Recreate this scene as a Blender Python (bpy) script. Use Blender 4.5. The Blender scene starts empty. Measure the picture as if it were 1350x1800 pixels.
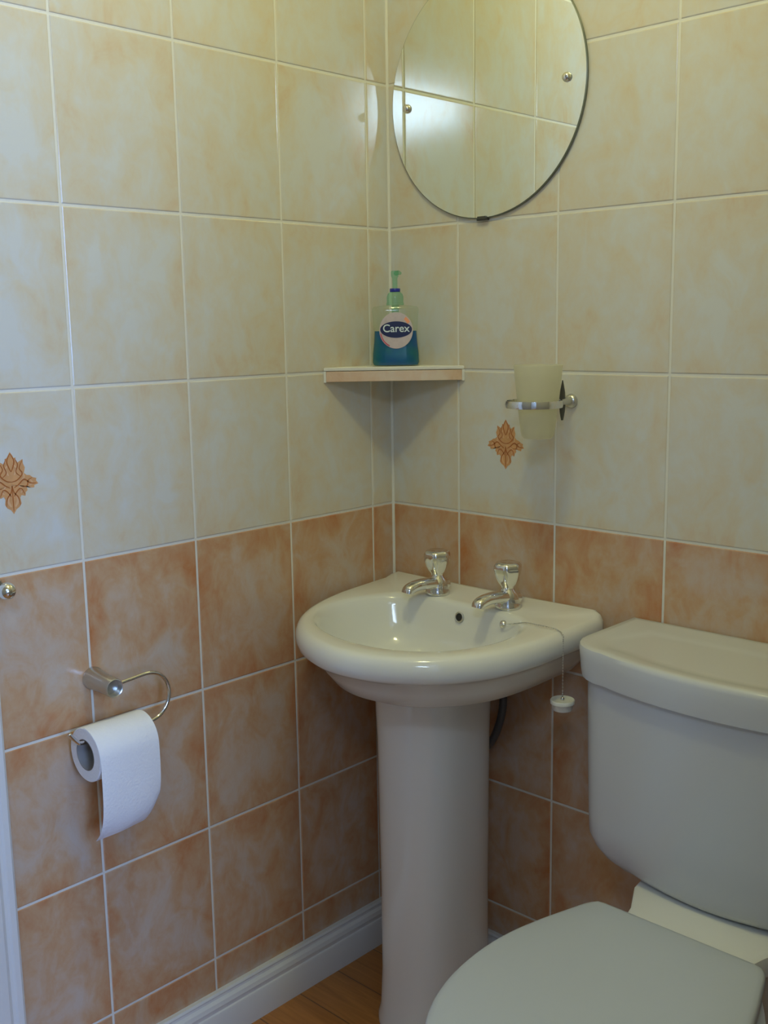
import bpy, bmesh, math, random
from mathutils import Vector, Matrix
random.seed(7)
PI = math.pi
S = bpy.context.scene
COL = S.collection
Z0 = 0.863           # height of the border between pale and orange tiles above the floor

# ------------------------------------------------------------------ camera
cam_d = bpy.data.cameras.new('camera')
cam = bpy.data.objects.new('camera', cam_d)
COL.objects.link(cam)
S.camera = cam
yaw, pitch, roll = -0.7614, -0.1720, -0.0162
fwd = Vector((math.sin(yaw) * math.cos(pitch), math.cos(yaw) * math.cos(pitch), math.sin(pitch)))
rt = Vector((math.cos(yaw), -math.sin(yaw), 0))
up = rt.cross(fwd)
r2 = math.cos(roll) * rt + math.sin(roll) * up
u2 = -math.sin(roll) * rt + math.cos(roll) * up
M = Matrix((r2, u2, -fwd)).transposed().to_4x4()
M.translation = Vector((1.3591, -1.4518, 0.3272 + Z0))
cam.matrix_world = M
cam_d.sensor_fit = 'VERTICAL'
cam_d.sensor_height = 24.0
cam_d.lens = 24.0 * 1890.6 / 1800
cam_d.clip_start = 0.02

# ------------------------------------------------------------------ world, lights, exposure
S.view_settings.view_transform = 'Standard'
S.view_settings.look = 'None'
S.view_settings.exposure = 0.0
S.view_settings.gamma = 1.0
S.view_settings.use_curve_mapping = False
W = bpy.data.worlds.new('world'); S.world = W
W.use_nodes = True
W.node_tree.nodes['Background'].inputs[0].default_value = (0.62, 0.78, 1.0, 1)
W.node_tree.nodes['Background'].inputs[1].default_value = 1.0

LAMP_W = 10.3
FAN_W = 8.0
HALL_W = 52.0
ld = bpy.data.lights.new('ceiling_lamp_light', 'POINT')
ld.energy = LAMP_W; ld.color = (0.98, 0.95, 0.44); ld.shadow_soft_size = 0.06
lo = bpy.data.objects.new('ceiling_lamp_light', ld); COL.objects.link(lo)
lo.location = (0.62, -0.66, 2.14)
def daylight(name, loc, rot, sx, sy, watts, col):
    d = bpy.data.lights.new(name, 'AREA'); d.shape = 'RECTANGLE'; d.size = sx; d.size_y = sy
    d.energy = watts; d.color = col
    o = bpy.data.objects.new(name, d); COL.objects.link(o); o.location = loc; o.rotation_euler = rot
# small high window in the rear wall and the larger window at the far end of the hall, seen through the doorway
daylight('high_window_daylight', (1.68, -1.955, 2.08), (PI / 2, 0, 0), 0.44, 0.24, FAN_W, (0.55, 0.74, 1.0))
daylight('hall_window_daylight', (2.985, -1.625, 1.45), (0, PI / 2, 0), 1.0, 0.60, HALL_W, (0.30, 0.50, 1.0))

# ------------------------------------------------------------------ materials
def new_mat(name):
    m = bpy.data.materials.new(name); m.use_nodes = True
    nt = m.node_tree
    return m, nt, nt.nodes['Principled BSDF']

def plain(name, col, rough=0.4, metal=0.0, spec=0.5, bump=0.0, bscale=60, var=0.0, coat=0.0):
    m, nt, b = new_mat(name)
    b.inputs['Base Color'].default_value = (*col, 1)
    b.inputs['Roughness'].default_value = rough
    b.inputs['Metallic'].default_value = metal
    b.inputs['Specular IOR Level'].default_value = spec
    b.inputs['Coat Weight'].default_value = coat
    tc = nt.nodes.new('ShaderNodeTexCoord')
    nz = nt.nodes.new('ShaderNodeTexNoise'); nz.inputs['Scale'].default_value = bscale
    nz.inputs['Detail'].default_value = 4
    nt.links.new(tc.outputs['Object'], nz.inputs['Vector'])
    if var:
        mx = nt.nodes.new('ShaderNodeMix'); mx.data_type = 'RGBA'
        mx.inputs[6].default_value = (*[c * (1 - var) for c in col], 1)
        mx.inputs[7].default_value = (*[min(1, c * (1 + var)) for c in col], 1)
        nt.links.new(nz.outputs['Fac'], mx.inputs[0])
        nt.links.new(mx.outputs[2], b.inputs['Base Color'])
    if bump:
        bp = nt.nodes.new('ShaderNodeBump'); bp.inputs['Strength'].default_value = bump
        bp.inputs['Distance'].default_value = 0.002
        nt.links.new(nz.outputs['Fac'], bp.inputs['Height'])
        nt.links.new(bp.outputs['Normal'], b.inputs['Normal'])
    return m

def tile_mat(name, pale, mid, deep, lo_, hi_, edge_amt):
    """mottled glazed tile: cloudy blotches, richer towards the edges of each tile"""
    m, nt, b = new_mat(name)
    N, Lk = nt.nodes, nt.links
    tc = N.new('ShaderNodeTexCoord')
    uv = N.new('ShaderNodeUVMap'); uv.uv_map = 'tile'
    rnd = N.new('ShaderNodeUVMap'); rnd.uv_map = 'seed'
    # pattern coordinates: object space shifted per tile
    add = N.new('ShaderNodeVectorMath'); add.operation = 'MULTIPLY_ADD'
    Lk.new(rnd.outputs[0], add.inputs[0]); add.inputs[1].default_value = (7, 7, 7)
    Lk.new(tc.outputs['Object'], add.inputs[2])
    mp = N.new('ShaderNodeMapping'); mp.inputs['Scale'].default_value = (1, 1, 0.72)
    Lk.new(add.outputs[0], mp.inputs['Vector'])
    def noise(sc, det, ro, dist):
        n = N.new('ShaderNodeTexNoise'); n.inputs['Scale'].default_value = sc
        n.inputs['Detail'].default_value = det; n.inputs['Roughness'].default_value = ro
        n.inputs['Distortion'].default_value = dist
        Lk.new(mp.outputs[0], n.inputs['Vector']); return n
    n1 = noise(19, 6, 0.62, 0.7); n2 = noise(62, 4, 0.6, 0.3); n3 = noise(8, 3, 0.5, 0.3)
    # edge distance
    sub = N.new('ShaderNodeVectorMath'); sub.operation = 'SUBTRACT'
    Lk.new(uv.outputs[0], sub.inputs[0]); sub.inputs[1].default_value = (0.5, 0.5, 0)
    ab = N.new('ShaderNodeVectorMath'); ab.operation = 'ABSOLUTE'; Lk.new(sub.outputs[0], ab.inputs[0])
    sp = N.new('ShaderNodeSeparateXYZ'); Lk.new(ab.outputs[0], sp.inputs[0])
    mx = N.new('ShaderNodeMath'); mx.operation = 'MAXIMUM'
    Lk.new(sp.outputs[0], mx.inputs[0]); Lk.new(sp.outputs[1], mx.inputs[1])
    er = N.new('ShaderNodeMapRange'); er.interpolation_type = 'SMOOTHSTEP'
    er.inputs[1].default_value = 0.24; er.inputs[2].default_value = 0.5
    er.inputs[3].default_value = 0; er.inputs[4].default_value = edge_amt
    Lk.new(mx.outputs[0], er.inputs[0])
    def mad(a, k, c=None, v=0.0):
        q = N.new('ShaderNodeMath'); q.operation = 'MULTIPLY_ADD'
        Lk.new(a, q.inputs[0]); q.inputs[1].default_value = k
        if c is not None: Lk.new(c, q.inputs[2])
        else: q.inputs[2].default_value = v
        return q.outputs[0]
    s1 = mad(n1.outputs['Fac'], 0.62, er.outputs[0])
    s2 = mad(n2.outputs['Fac'], 0.22, s1)
    s3 = mad(n3.outputs['Fac'], 0.36, s2)
    rm = N.new('ShaderNodeValToRGB')
    e = rm.color_ramp.elements
    e[0].position = lo_; e[0].color = (*pale, 1)
    e[1].position = hi_; e[1].color = (*deep, 1)
    k = rm.color_ramp.elements.new((lo_ + hi_) / 2); k.color = (*mid, 1)
    Lk.new(s3, rm.inputs[0]); Lk.new(rm.outputs[0], b.inputs['Base Color'])
    b.inputs['Roughness'].default_value = 0.14
    b.inputs['Specular IOR Level'].default_value = 0.5
    bp = N.new('ShaderNodeBump'); bp.inputs['Strength'].default_value = 0.12
    bp.inputs['Distance'].default_value = 0.004
    Lk.new(n3.outputs['Fac'], bp.inputs['Height']); Lk.new(bp.outputs[0], b.inputs['Normal'])
    return m

M_PALE = tile_mat('pale_tile_glaze', (0.65, 0.65, 0.61), (0.66, 0.59, 0.45), (0.64, 0.47, 0.29), 0.52, 0.90, 0.08)
M_ORNG = tile_mat('orange_tile_glaze', (0.58, 0.47, 0.375), (0.57, 0.355, 0.20), (0.52, 0.205, 0.075), 0.47, 0.87, 0.11)
M_GROUT = plain('grout', (0.76, 0.74, 0.66), 0.7, bump=0.15, bscale=200)
M_MOTIF = plain('motif_print', (0.64, 0.33, 0.14), 0.25, var=0.2, bscale=90)
M_MOTIF2 = plain('motif_line', (0.42, 0.13, 0.035), 0.25)
M_MOTIF3 = plain('motif_pale', (0.72, 0.42, 0.22), 0.25)
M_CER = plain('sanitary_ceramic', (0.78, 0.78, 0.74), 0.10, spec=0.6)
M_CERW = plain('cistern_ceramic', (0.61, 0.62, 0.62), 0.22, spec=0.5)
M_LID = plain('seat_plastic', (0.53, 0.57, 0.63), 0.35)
M_CHROME = plain('chrome', (0.78, 0.78, 0.76), 0.08, metal=1.0)
M_SATIN = plain('satin_nickel', (0.60, 0.60, 0.58), 0.3, metal=1.0)
M_DARK = plain('dark_recess', (0.02, 0.02, 0.02), 0.6)
M_HOSE = plain('hose_grey', (0.10, 0.105, 0.11), 0.45, bump=0.3, bscale=300)
M_PLUG = plain('plug_plastic', (0.80, 0.80, 0.72), 0.35)
M_PAPER = plain('tissue', (0.86, 0.86, 0.88), 0.9, spec=0.1, bump=0.5, bscale=260)
M_CARD = plain('cardboard', (0.30, 0.27, 0.24), 0.9)
M_GLOSSW = plain('white_gloss_paint', (0.74, 0.74, 0.72), 0.28, bump=0.05, bscale=40)
M_CEIL = plain('ceiling_paint', (0.82, 0.80, 0.74), 0.9)
M_PLASTER = plain('painted_wall', (0.44, 0.42, 0.37), 0.8)
M_NAVY = plain('label_navy', (0.012, 0.014, 0.07), 0.3)
M_PINK = plain('label_silver_pink', (0.60, 0.50, 0.49), 0.3, var=0.15, bscale=120)
M_RED = plain('label_red', (0.62, 0.10, 0.14), 0.35)
M_ORNL = plain('label_glint_orange', (0.95, 0.38, 0.18), 0.35)
M_TEXT = plain('label_text_white', (0.72, 0.80, 0.82), 0.4)
M_BLUERING = plain('pump_blue', (0.02, 0.03, 0.32), 0.35)
M_EDGE = plain('mirror_edge', (0.16, 0.18, 0.13), 0.3)
M_CLIP = plain('mirror_clip_metal', (0.09, 0.09, 0.08), 0.35, metal=0.6)

def mirror_mat():
    m, nt, b = new_mat('silvered_glass')
    b.inputs['Base Color'].default_value = (0.90, 0.94, 0.88, 1)
    b.inputs['Metallic'].default_value = 1; b.inputs['Roughness'].default_value = 0.005
    return m
M_MIRROR = mirror_mat()

def clear_mat(name, tint, gl=0.12, edge=(0.25, 0.4, 0.25), edge_amt=0.5):
    m = bpy.data.materials.new(name); m.use_nodes = True
    nt = m.node_tree; N, Lk = nt.nodes, nt.links
    N.remove(N['Principled BSDF']); out = N['Material Output']
    tr = N.new('ShaderNodeBsdfTransparent'); tr.inputs[0].default_value = (*tint, 1)
    tr2 = N.new('ShaderNodeBsdfTransparent'); tr2.inputs[0].default_value = (*edge, 1)
    lw = N.new('ShaderNodeLayerWeight'); lw.inputs[0].default_value = 0.25
    pw = N.new('ShaderNodeMath'); pw.operation = 'MULTIPLY'; pw.inputs[1].default_value = edge_amt
    Lk.new(lw.outputs['Facing'], pw.inputs[0])
    mx = N.new('ShaderNodeMixShader'); Lk.new(pw.outputs[0], mx.inputs[0])
    Lk.new(tr.outputs[0], mx.inputs[1]); Lk.new(tr2.outputs[0], mx.inputs[2])
    g = N.new('ShaderNodeBsdfGlossy'); g.inputs['Roughness'].default_value = 0.08
    p3 = N.new('ShaderNodeMath'); p3.operation = 'POWER'; p3.inputs[1].default_value = 3.0
    Lk.new(lw.outputs['Facing'], p3.inputs[0])
    fr = N.new('ShaderNodeMath'); fr.operation = 'MULTIPLY_ADD'; fr.inputs[1].default_value = 0.16; fr.inputs[2].default_value = 0.035
    Lk.new(p3.outputs[0], fr.inputs[0])
    m2 = N.new('ShaderNodeMixShader'); Lk.new(fr.outputs[0], m2.inputs[0])
    Lk.new(mx.outputs[0], m2.inputs[1]); Lk.new(g.outputs[0], m2.inputs[2])
    Lk.new(m2.outputs[0], out.inputs[0])
    return m
M_CLEAR = clear_mat('clear_bottle_plastic', (0.96, 0.99, 0.95), edge=(0.80, 0.88, 0.74), edge_amt=0.4)
M_GREEN = clear_mat('green_pump_plastic', (0.74, 0.95, 0.85), edge=(0.5, 0.82, 0.64), edge_amt=0.5)

def soap_mat():
    m, nt, b = new_mat('blue_soap')
    b.inputs['Base Color'].default_value = (0.0, 0.17, 0.34, 1)
    b.inputs['Roughness'].default_value = 0.15
    tc = nt.nodes.new('ShaderNodeTexCoord'); nz = nt.nodes.new('ShaderNodeTexNoise')
    nz.inputs['Scale'].default_value = 28; nt.links.new(tc.outputs['Object'], nz.inputs['Vector'])
    r = nt.nodes.new('ShaderNodeValToRGB')
    r.color_ramp.elements[0].position = 0.35; r.color_ramp.elements[0].color = (0.0, 0.13, 0.19, 1)
    r.color_ramp.elements[1].position = 0.65; r.color_ramp.elements[1].color = (0.0, 0.09, 0.30, 1)
    nt.links.new(nz.outputs['Fac'], r.inputs[0]); nt.links.new(r.outputs[0], b.inputs['Base Color'])
    return m
M_SOAP = soap_mat()

def frost_mat():
    m, nt, b = new_mat('frosted_tumbler')
    N, Lk = nt.nodes, nt.links
    b.inputs['Base Color'].default_value = (0.80, 0.78, 0.64, 1)
    b.inputs['Roughness'].default_value = 0.45
    t = N.new('ShaderNodeBsdfTranslucent'); t.inputs[0].default_value = (0.98, 0.96, 0.84, 1)
    mx = N.new('ShaderNodeMixShader'); mx.inputs[0].default_value = 0.5
    Lk.new(b.outputs[0], mx.inputs[1]); Lk.new(t.outputs[0], mx.inputs[2])
    tp = N.new('ShaderNodeBsdfTransparent'); tp.inputs[0].default_value = (0.94, 0.94, 0.88, 1)
    m3 = N.new('ShaderNodeMixShader'); m3.inputs[0].default_value = 0.5
    Lk.new(mx.outputs[0], m3.inputs[1]); Lk.new(tp.outputs[0], m3.inputs[2])
    Lk.new(m3.outputs[0], N['Material Output'].inputs[0])
    return m
M_FROST = frost_mat()

def wood_mat():
    m, nt, b = new_mat('oak_laminate')
    N, Lk = nt.nodes, nt.links
    tc = N.new('ShaderNodeTexCoord')
    rot = N.new('ShaderNodeMapping'); rot.inputs['Rotation'].default_value = (0, 0, 0)
    Lk.new(tc.outputs['Object'], rot.inputs[0])
    br = N.new('ShaderNodeTexBrick'); br.offset = 0.37
    br.inputs['Scale'].default_value = 1.0
    br.inputs['Brick Width'].default_value = 0.9; br.inputs['Row Height'].default_value = 0.095
    br.inputs['Mortar Size'].default_value = 0.0012
    br.inputs['Color1'].default_value = (0.60, 0.27, 0.075, 1)
    br.inputs['Color2'].default_value = (0.50, 0.21, 0.055, 1)
    br.inputs['Mortar'].default_value = (0.22, 0.11, 0.05, 1)
    Lk.new(rot.outputs[0], br.inputs['Vector'])
    st = N.new('ShaderNodeMapping'); st.inputs['Scale'].default_value = (3, 38, 1)
    Lk.new(tc.outputs['Object'], st.inputs[0])
    nz = N.new('ShaderNodeTexNoise'); nz.inputs['Scale'].default_value = 2.2
    nz.inputs['Detail'].default_value = 7; nz.inputs['Distortion'].default_value = 0.8
    Lk.new(st.outputs[0], nz.inputs['Vector'])
    mx = N.new('ShaderNodeMix'); mx.data_type = 'RGBA'; mx.blend_type = 'MULTIPLY'
    mx.inputs[0].default_value = 0.55
    cr = N.new('ShaderNodeValToRGB'); cr.color_ramp.elements[0].position = 0.3
    cr.color_ramp.elements[0].color = (0.45, 0.38, 0.3, 1); cr.color_ramp.elements[1].position = 0.7
    Lk.new(nz.outputs['Fac'], cr.inputs[0])
    Lk.new(br.outputs['Color'], mx.inputs[6]); Lk.new(cr.outputs[0], mx.inputs[7])
    Lk.new(mx.outputs[2], b.inputs['Base Color'])
    b.inputs['Roughness'].default_value = 0.32
    return m
M_WOOD = wood_mat()

# ------------------------------------------------------------------ helpers
def link(name, bm, mats, parent=None, smooth=True, subsurf=0, bevel=0.0, angle=35):
    me = bpy.data.meshes.new(name)
    bmesh.ops.remove_doubles(bm, verts=bm.verts, dist=1e-6)
    bmesh.ops.recalc_face_normals(bm, faces=bm.faces)
    bm.to_mesh(me); bm.free()
    for m in (mats if isinstance(mats, (list, tuple)) else [mats]):
        me.materials.append(m)
    if smooth:
        me.shade_smooth()
        if angle < 180:
            me.set_sharp_from_angle(angle=math.radians(angle))
    o = bpy.data.objects.new(name, me); COL.objects.link(o)
    if bevel:
        b = o.modifiers.new('bevel', 'BEVEL'); b.width = bevel; b.segments = 3; b.limit_method = 'ANGLE'
        b.angle_limit = math.radians(40); b.harden_normals = False
    if subsurf:
        s = o.modifiers.new('subsurf', 'SUBSURF'); s.levels = subsurf; s.render_levels = subsurf
    if parent is not None:
        o.parent = parent
        if parent.type == 'EMPTY':
            o.matrix_parent_inverse = Matrix.Translation(-Vector(parent.location))
    return o

def thing(name, label, cat, loc, group=None):
    o = bpy.data.objects.new(name, None); COL.objects.link(o)
    o.location = loc; o.empty_display_size = 0.02
    o['label'] = label; o['category'] = cat
    if group: o['group'] = group
    return o

def tag(o, label, cat, group=None):
    o['label'] = label; o['category'] = cat
    if group: o['group'] = group
    return o

def struct(o, label=None, cat=None):
    o['kind'] = 'structure'
    if label: o['label'] = label
    if cat: o['category'] = cat
    return o

def add_box(bm, a, b, mi=0):
    vs = [bm.verts.new((x, y, z)) for x in (a[0], b[0]) for y in (a[1], b[1]) for z in (a[2], b[2])]
    for f in ((0, 1, 3, 2), (4, 6, 7, 5), (0, 4, 5, 1), (2, 3, 7, 6), (0, 2, 6, 4), (1, 5, 7, 3)):
        fc = bm.faces.new([vs[i] for i in f]); fc.material_index = mi

def loft(bm, rings, cap0=True, cap1=True, close=True, mi=0):
    R = [[bm.verts.new(p) for p in r] for r in rings]
    n = len(R[0])
    for a, b in zip(R, R[1:]):
        for i in range(n if close else n - 1):
            j = (i + 1) % n
            f = bm.faces.new((a[i], a[j], b[j], b[i])); f.material_index = mi
    if cap0: bm.faces.new(R[0]).material_index = mi
    if cap1: bm.faces.new(R[-1][::-1]).material_index = mi
    return R

def basis(d):
    d = Vector(d).normalized()
    h = Vector((0, 0, 1)) if abs(d.z) < 0.9 else Vector((1, 0, 0))
    a = d.cross(h).normalized(); b = d.cross(a).normalized()
    return a, b

def add_lathe(bm, prof, origin, axis=(0, 0, 1), n=40, cap0=True, cap1=True, mi=0):
    """prof: list of (radius, distance along the axis)"""
    a, b = basis(axis); ax = Vector(axis).normalized(); o = Vector(origin)
    rings = [[o + ax * h + (a * math.cos(2 * PI * i / n) + b * math.sin(2 * PI * i / n)) * max(r, 1e-5)
              for i in range(n)] for r, h in prof]
    loft(bm, rings, cap0, cap1, mi=mi)

def catmull(pts, sub=8, closed=False):
    P = [Vector(p) for p in pts]; out = []; n = len(P)
    rng = range(n) if closed else range(n - 1)
    for i in rng:
        if closed: p0, p1, p2, p3 = P[i - 1], P[i], P[(i + 1) % n], P[(i + 2) % n]
        else: p0, p1, p2, p3 = P[max(i - 1, 0)], P[i], P[i + 1], P[min(i + 2, n - 1)]
        for k in range(sub):
            t = k / sub
            out.append(0.5 * ((2 * p1) + (p2 - p0) * t + (2 * p0 - 5 * p1 + 4 * p2 - p3) * t * t
                              + (3 * p1 - p0 - 3 * p2 + p3) * t ** 3))
    if not closed: out.append(P[-1].copy())
    return out

def add_tube(bm, path, r, n=14, mi=0, caps=True):
    path = [Vector(p) for p in path]
    rr = r if isinstance(r, (list, tuple)) else [r] * len(path)
    t0 = (path[1] - path[0]).normalized(); a, b = basis(t0); rings = []
    for i, p in enumerate(path):
        t = (path[min(i + 1, len(path) - 1)] - path[max(i - 1, 0)]).normalized()
        q = t0.rotation_difference(t); a = q @ a; b = q @ b; t0 = t
        rings.append([p + (a * math.cos(2 * PI * k / n) + b * math.sin(2 * PI * k / n)) * rr[i] for k in range(n)])
    loft(bm, rings, caps, caps, mi=mi)

def radial(outline, c, n):
    """sample a closed 2-D outline by angle about centre c"""
    pts = [(p[0], p[1]) for p in outline]; out = []
    for k in range(n):
        th = 2 * PI * k / n; d = (math.cos(th), math.sin(th)); best = None
        for i in range(len(pts)):
            (x1, y1), (x2, y2) = pts[i], pts[(i + 1) % len(pts)]
            ex, ey = x2 - x1, y2 - y1
            den = d[0] * ey - d[1] * ex
            if abs(den) < 1e-12: continue
            t = ((x1 - c[0]) * ey - (y1 - c[1]) * ex) / den
            s = ((x1 - c[0]) * d[1] - (y1 - c[1]) * d[0]) / den
            if -1e-6 <= s <= 1 + 1e-6 and t > 0 and (best is None or t > best): best = t
        out.append((c[0] + d[0] * best, c[1] + d[1] * best))
    return out

def superell(cx, cy, a, b, e, n):
    o = []
    for k in range(n):
        t = 2 * PI * k / n; c, s = math.cos(t), math.sin(t)
        o.append((cx + a * math.copysign(abs(c) ** (2 / e), c), cy + b * math.copysign(abs(s) ** (2 / e), s)))
    return o

# ------------------------------------------------------------------ tiled walls
LEV = [-0.863, -0.7213, -0.4849, -0.2468, 0.0, 0.2484, 0.4961, 0.7411, 0.988, 1.235, 1.482, 1.54]
LEV = [z + Z0 for z in LEV]
GAP = 0.0040

def tile_wall(name, s0, s1, cols, to_world, thick, motif_cells=(), skip=None):
    """s runs along the wall, cols are joints in s; to_world(s, depth, z) places a point"""
    bm = bmesh.new(); uvt = bm.loops.layers.uv.new('tile'); uvr = bm.loops.layers.uv.new('seed')
    g = GAP / 2
    # backing slab with the grout surface
    zt = LEV[-1]
    ps = [to_world(s, d, z) for s in (s0, s1) for d in (-0.0012, -thick) for z in (0.0, zt)]
    vs = [bm.verts.new(p) for p in ps]
    for f in ((0, 1, 3, 2), (4, 6, 7, 5), (0, 4, 5, 1), (2, 3, 7, 6), (0, 2, 6, 4), (1, 5, 7, 3)):
        bm.faces.new([vs[i] for i in f]).material_index = 2
    C = [s0] + [c for c in cols if s0 < c < s1] + [s1]
    for ci in range(len(C) - 1):
        a, b = C[ci], C[ci + 1]
        for li in range(len(LEV) - 1):
            z1, z2 = LEV[li], LEV[li + 1]
            mi = 1 if z2 <= Z0 + 1e-4 else 0
            u = (random.random(), random.random())
            # full-tile extents so that cut tiles keep the pattern of a whole tile
            fa, fb = (a, b)
            if b - a < 0.19:
                if ci == 0: fa = b - 0.2
                else: fb = a + 0.2
            fz1, fz2 = (z1, z2)
            if z2 - z1 < 0.2: fz1 = z2 - 0.247
            rings = []
            for ins, dep in ((g, -0.0013), (g + 0.0002, -0.0006), (g + 0.0012, -0.0001), (g + 0.0024, 0.0)):
                rings.append([(a + ins, z1 + ins, dep), (b - ins, z1 + ins, dep),
                              (b - ins, z2 - ins, dep), (a + ins, z2 - ins, dep)])
            V = [[bm.verts.new(to_world(p[0], p[2], p[1])) for p in r] for r in rings]
            def face(idx, coords):
                f = bm.faces.new(idx); f.material_index = mi; f.smooth = False
                for lp, c in zip(f.loops, coords):
                    lp[uvt].uv = ((c[0] - fa) / (fb - fa), (c[1] - fz1) / (fz2 - fz1)); lp[uvr].uv = u
            for r in range(3):
                for k in range(4):
                    j = (k + 1) % 4
                    face((V[r][k], V[r][j], V[r + 1][j], V[r + 1][k]),
                         (rings[r][k], rings[r][j], rings[r + 1][j], rings[r + 1][k]))
            face(V[3], rings[3])
    # printed ornament on some tiles
    for (sc, zc, sg) in motif_cells:
        draw_motif(bm, sc, zc, to_world, sg)
    me = bpy.data.meshes.new(name)
    bm.normal_update(); bm.to_mesh(me); bm.free()
    for m in (M_PALE, M_ORNG, M_GROUT, M_MOTIF, M_MOTIF2, M_MOTIF3): me.materials.append(m)
    o = bpy.data.objects.new(name, me); COL.objects.link(o)
    return struct(o)

def draw_motif(bm, sc, zc, tw, sg):
    """orange leafy ornament, 76 x 84 mm; drawn on a unit of millimetres"""
    def poly(pts, dep, mi):
        vs = [bm.verts.new(tw(sc + sg * x / 1000, dep, zc + y / 1000)) for x, y in pts]
        try: f = bm.faces.new(vs); f.material_index = mi
        except ValueError: pass
    # outline (right half then mirrored with slight irregularity), y up
    half = [(0, 43), (3, 38), (5, 35), (8, 34), (7, 30), (10, 27), (13, 29), (18, 32), (18, 26), (20, 20), (19, 13),
            (22, 10), (27, 8), (31, 5), (36, 3), (35, 0), (38, -4), (33, -5), (32, -9), (27, -8), (24, -7), (21, -6),
            (22, -11), (19, -14), (18, -19), (13, -17), (11, -21), (12, -28), (9, -33), (4, -36), (0, -42)]
    # fan of quads around spine for robust triangulation
    def strip(pts, dep, mi, side):
        for (x1, y1), (x2, y2) in zip(pts, pts[1:]):
            poly([(0, y1), (side * x1, y1), (side * x2, y2), (0, y2)] if abs(y1 - y2) > 1e-6 else [], dep, mi) if abs(y1 - y2) > 1e-6 else None
    # star-shaped about the origin: triangle fan
    rnd = random.Random(3)
    full = half + [(-x * (0.97 + 0.06 * rnd.random()), y + rnd.uniform(-0.8, 0.8)) for x, y in half[-2:0:-1]]
    for i in range(len(full)):
        poly([(0, -2), full[i], full[(i + 1) % len(full)]], 0.00025, 3)
    def stroke(pts, w, dep=0.0005, mi=4):
        pts = catmull([(x, y, 0) for x, y in pts], 6)
        L = len(pts)
        for i in range(L - 1):
            a, b = pts[i], pts[i + 1]; d = (b - a)
            if d.length < 1e-6: continue
            nrm = Vector((-d.y, d.x, 0)).normalized()
            w1 = w * (0.35 + 0.65 * math.sin(PI * (i + 0.5) / L)); 
            poly([(a + nrm * w1)[:2], (a - nrm * w1)[:2], (b - nrm * w1)[:2], (b + nrm * w1)[:2]], dep, mi)
    for s in (-1, 1):
        stroke([(0, 41), (s * 5, 31), (s * 3, 22), (0, 16)], 0.9)
        stroke([(s * 17, 30), (s * 12, 20), (s * 16, 12), (s * 8, 4), (0, 2)], 0.9)
        stroke([(s * 36, -3), (s * 27, -2), (s * 18, 4), (s * 10, -2), (s * 3, -6)], 1.0)
        stroke([(s * 30, 5), (s * 24, 2), (s * 22, -5), (s * 15, -6)], 0.8)
        stroke([(s * 18, -17), (s * 13, -8), (s * 7, -11), (s * 2, -18)], 0.9)
        stroke([(s * 10, -31), (s * 8, -20), (s * 2, -12), (0, -3)], 0.9)
        stroke([(s * 6, 34), (s * 10, 25), (s * 7, 15), (s * 13, 9)], 0.8)
        stroke([(s * 3, 26), (s * 8, 20), (s * 4, 11)], 1.4, 0.0004, 5)
        stroke([(s * 14, 16), (s * 18, 8), (s * 13, 1)], 1.5, 0.0004, 5)
        stroke([(s * 26, 3), (s * 30, -2), (s * 25, -5)], 1.3, 0.0004, 5)
        stroke([(s * 5, -15), (s * 7, -24), (s * 3, -32)], 1.7, 0.0004, 5)
        stroke([(s * 9, -3), (s * 14, -10), (s * 12, -14)], 1.3, 0.0004, 5)
    stroke([(0, -8), (0, -20), (0, -38)], 0.8)

RX1 = 1.20    # right wall
RY1 = -2.0    # rear wall
left_cols = [0.0547 + 0.2 * k for k in range(-1, 12)]
left_cols[1] = 0.0547; left_cols[2] = 0.2557; left_cols[3] = 0.4551; left_cols[4] = 0.6540
back_cols = [0.1585, 0.3619, 0.5628] + [0.5628 + 0.2015 * k for k in range(1, 5)]
DOOR_Y0, DOOR_Y1, DOOR_H = -0.872, -1.64, 1.98
tile_wall('wall_left', 0.0, 0.86, left_cols, lambda s, d, z: (d, -s, z), 0.10,
          motif_cells=[(0.755, 0.124 + Z0, 1)])
tile_wall('wall_back', 0.0, RX1, back_cols, lambda s, d, z: (s, -d, z), 0.10,
          motif_cells=[(0.262, 0.125 + Z0, 1)])
CEIL = LEV[-1]
# sealant bead up the corner of the two walls
bm = bmesh.new(); add_tube(bm, [(0.0002, -0.0002, 0.05), (0.0002, -0.0002, 0.8), (0.0002, -0.0002, 1.6), (0.0002, -0.0002, CEIL)], 0.0034, 10)
struct(link('trim_1', bm, M_GROUT))
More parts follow.
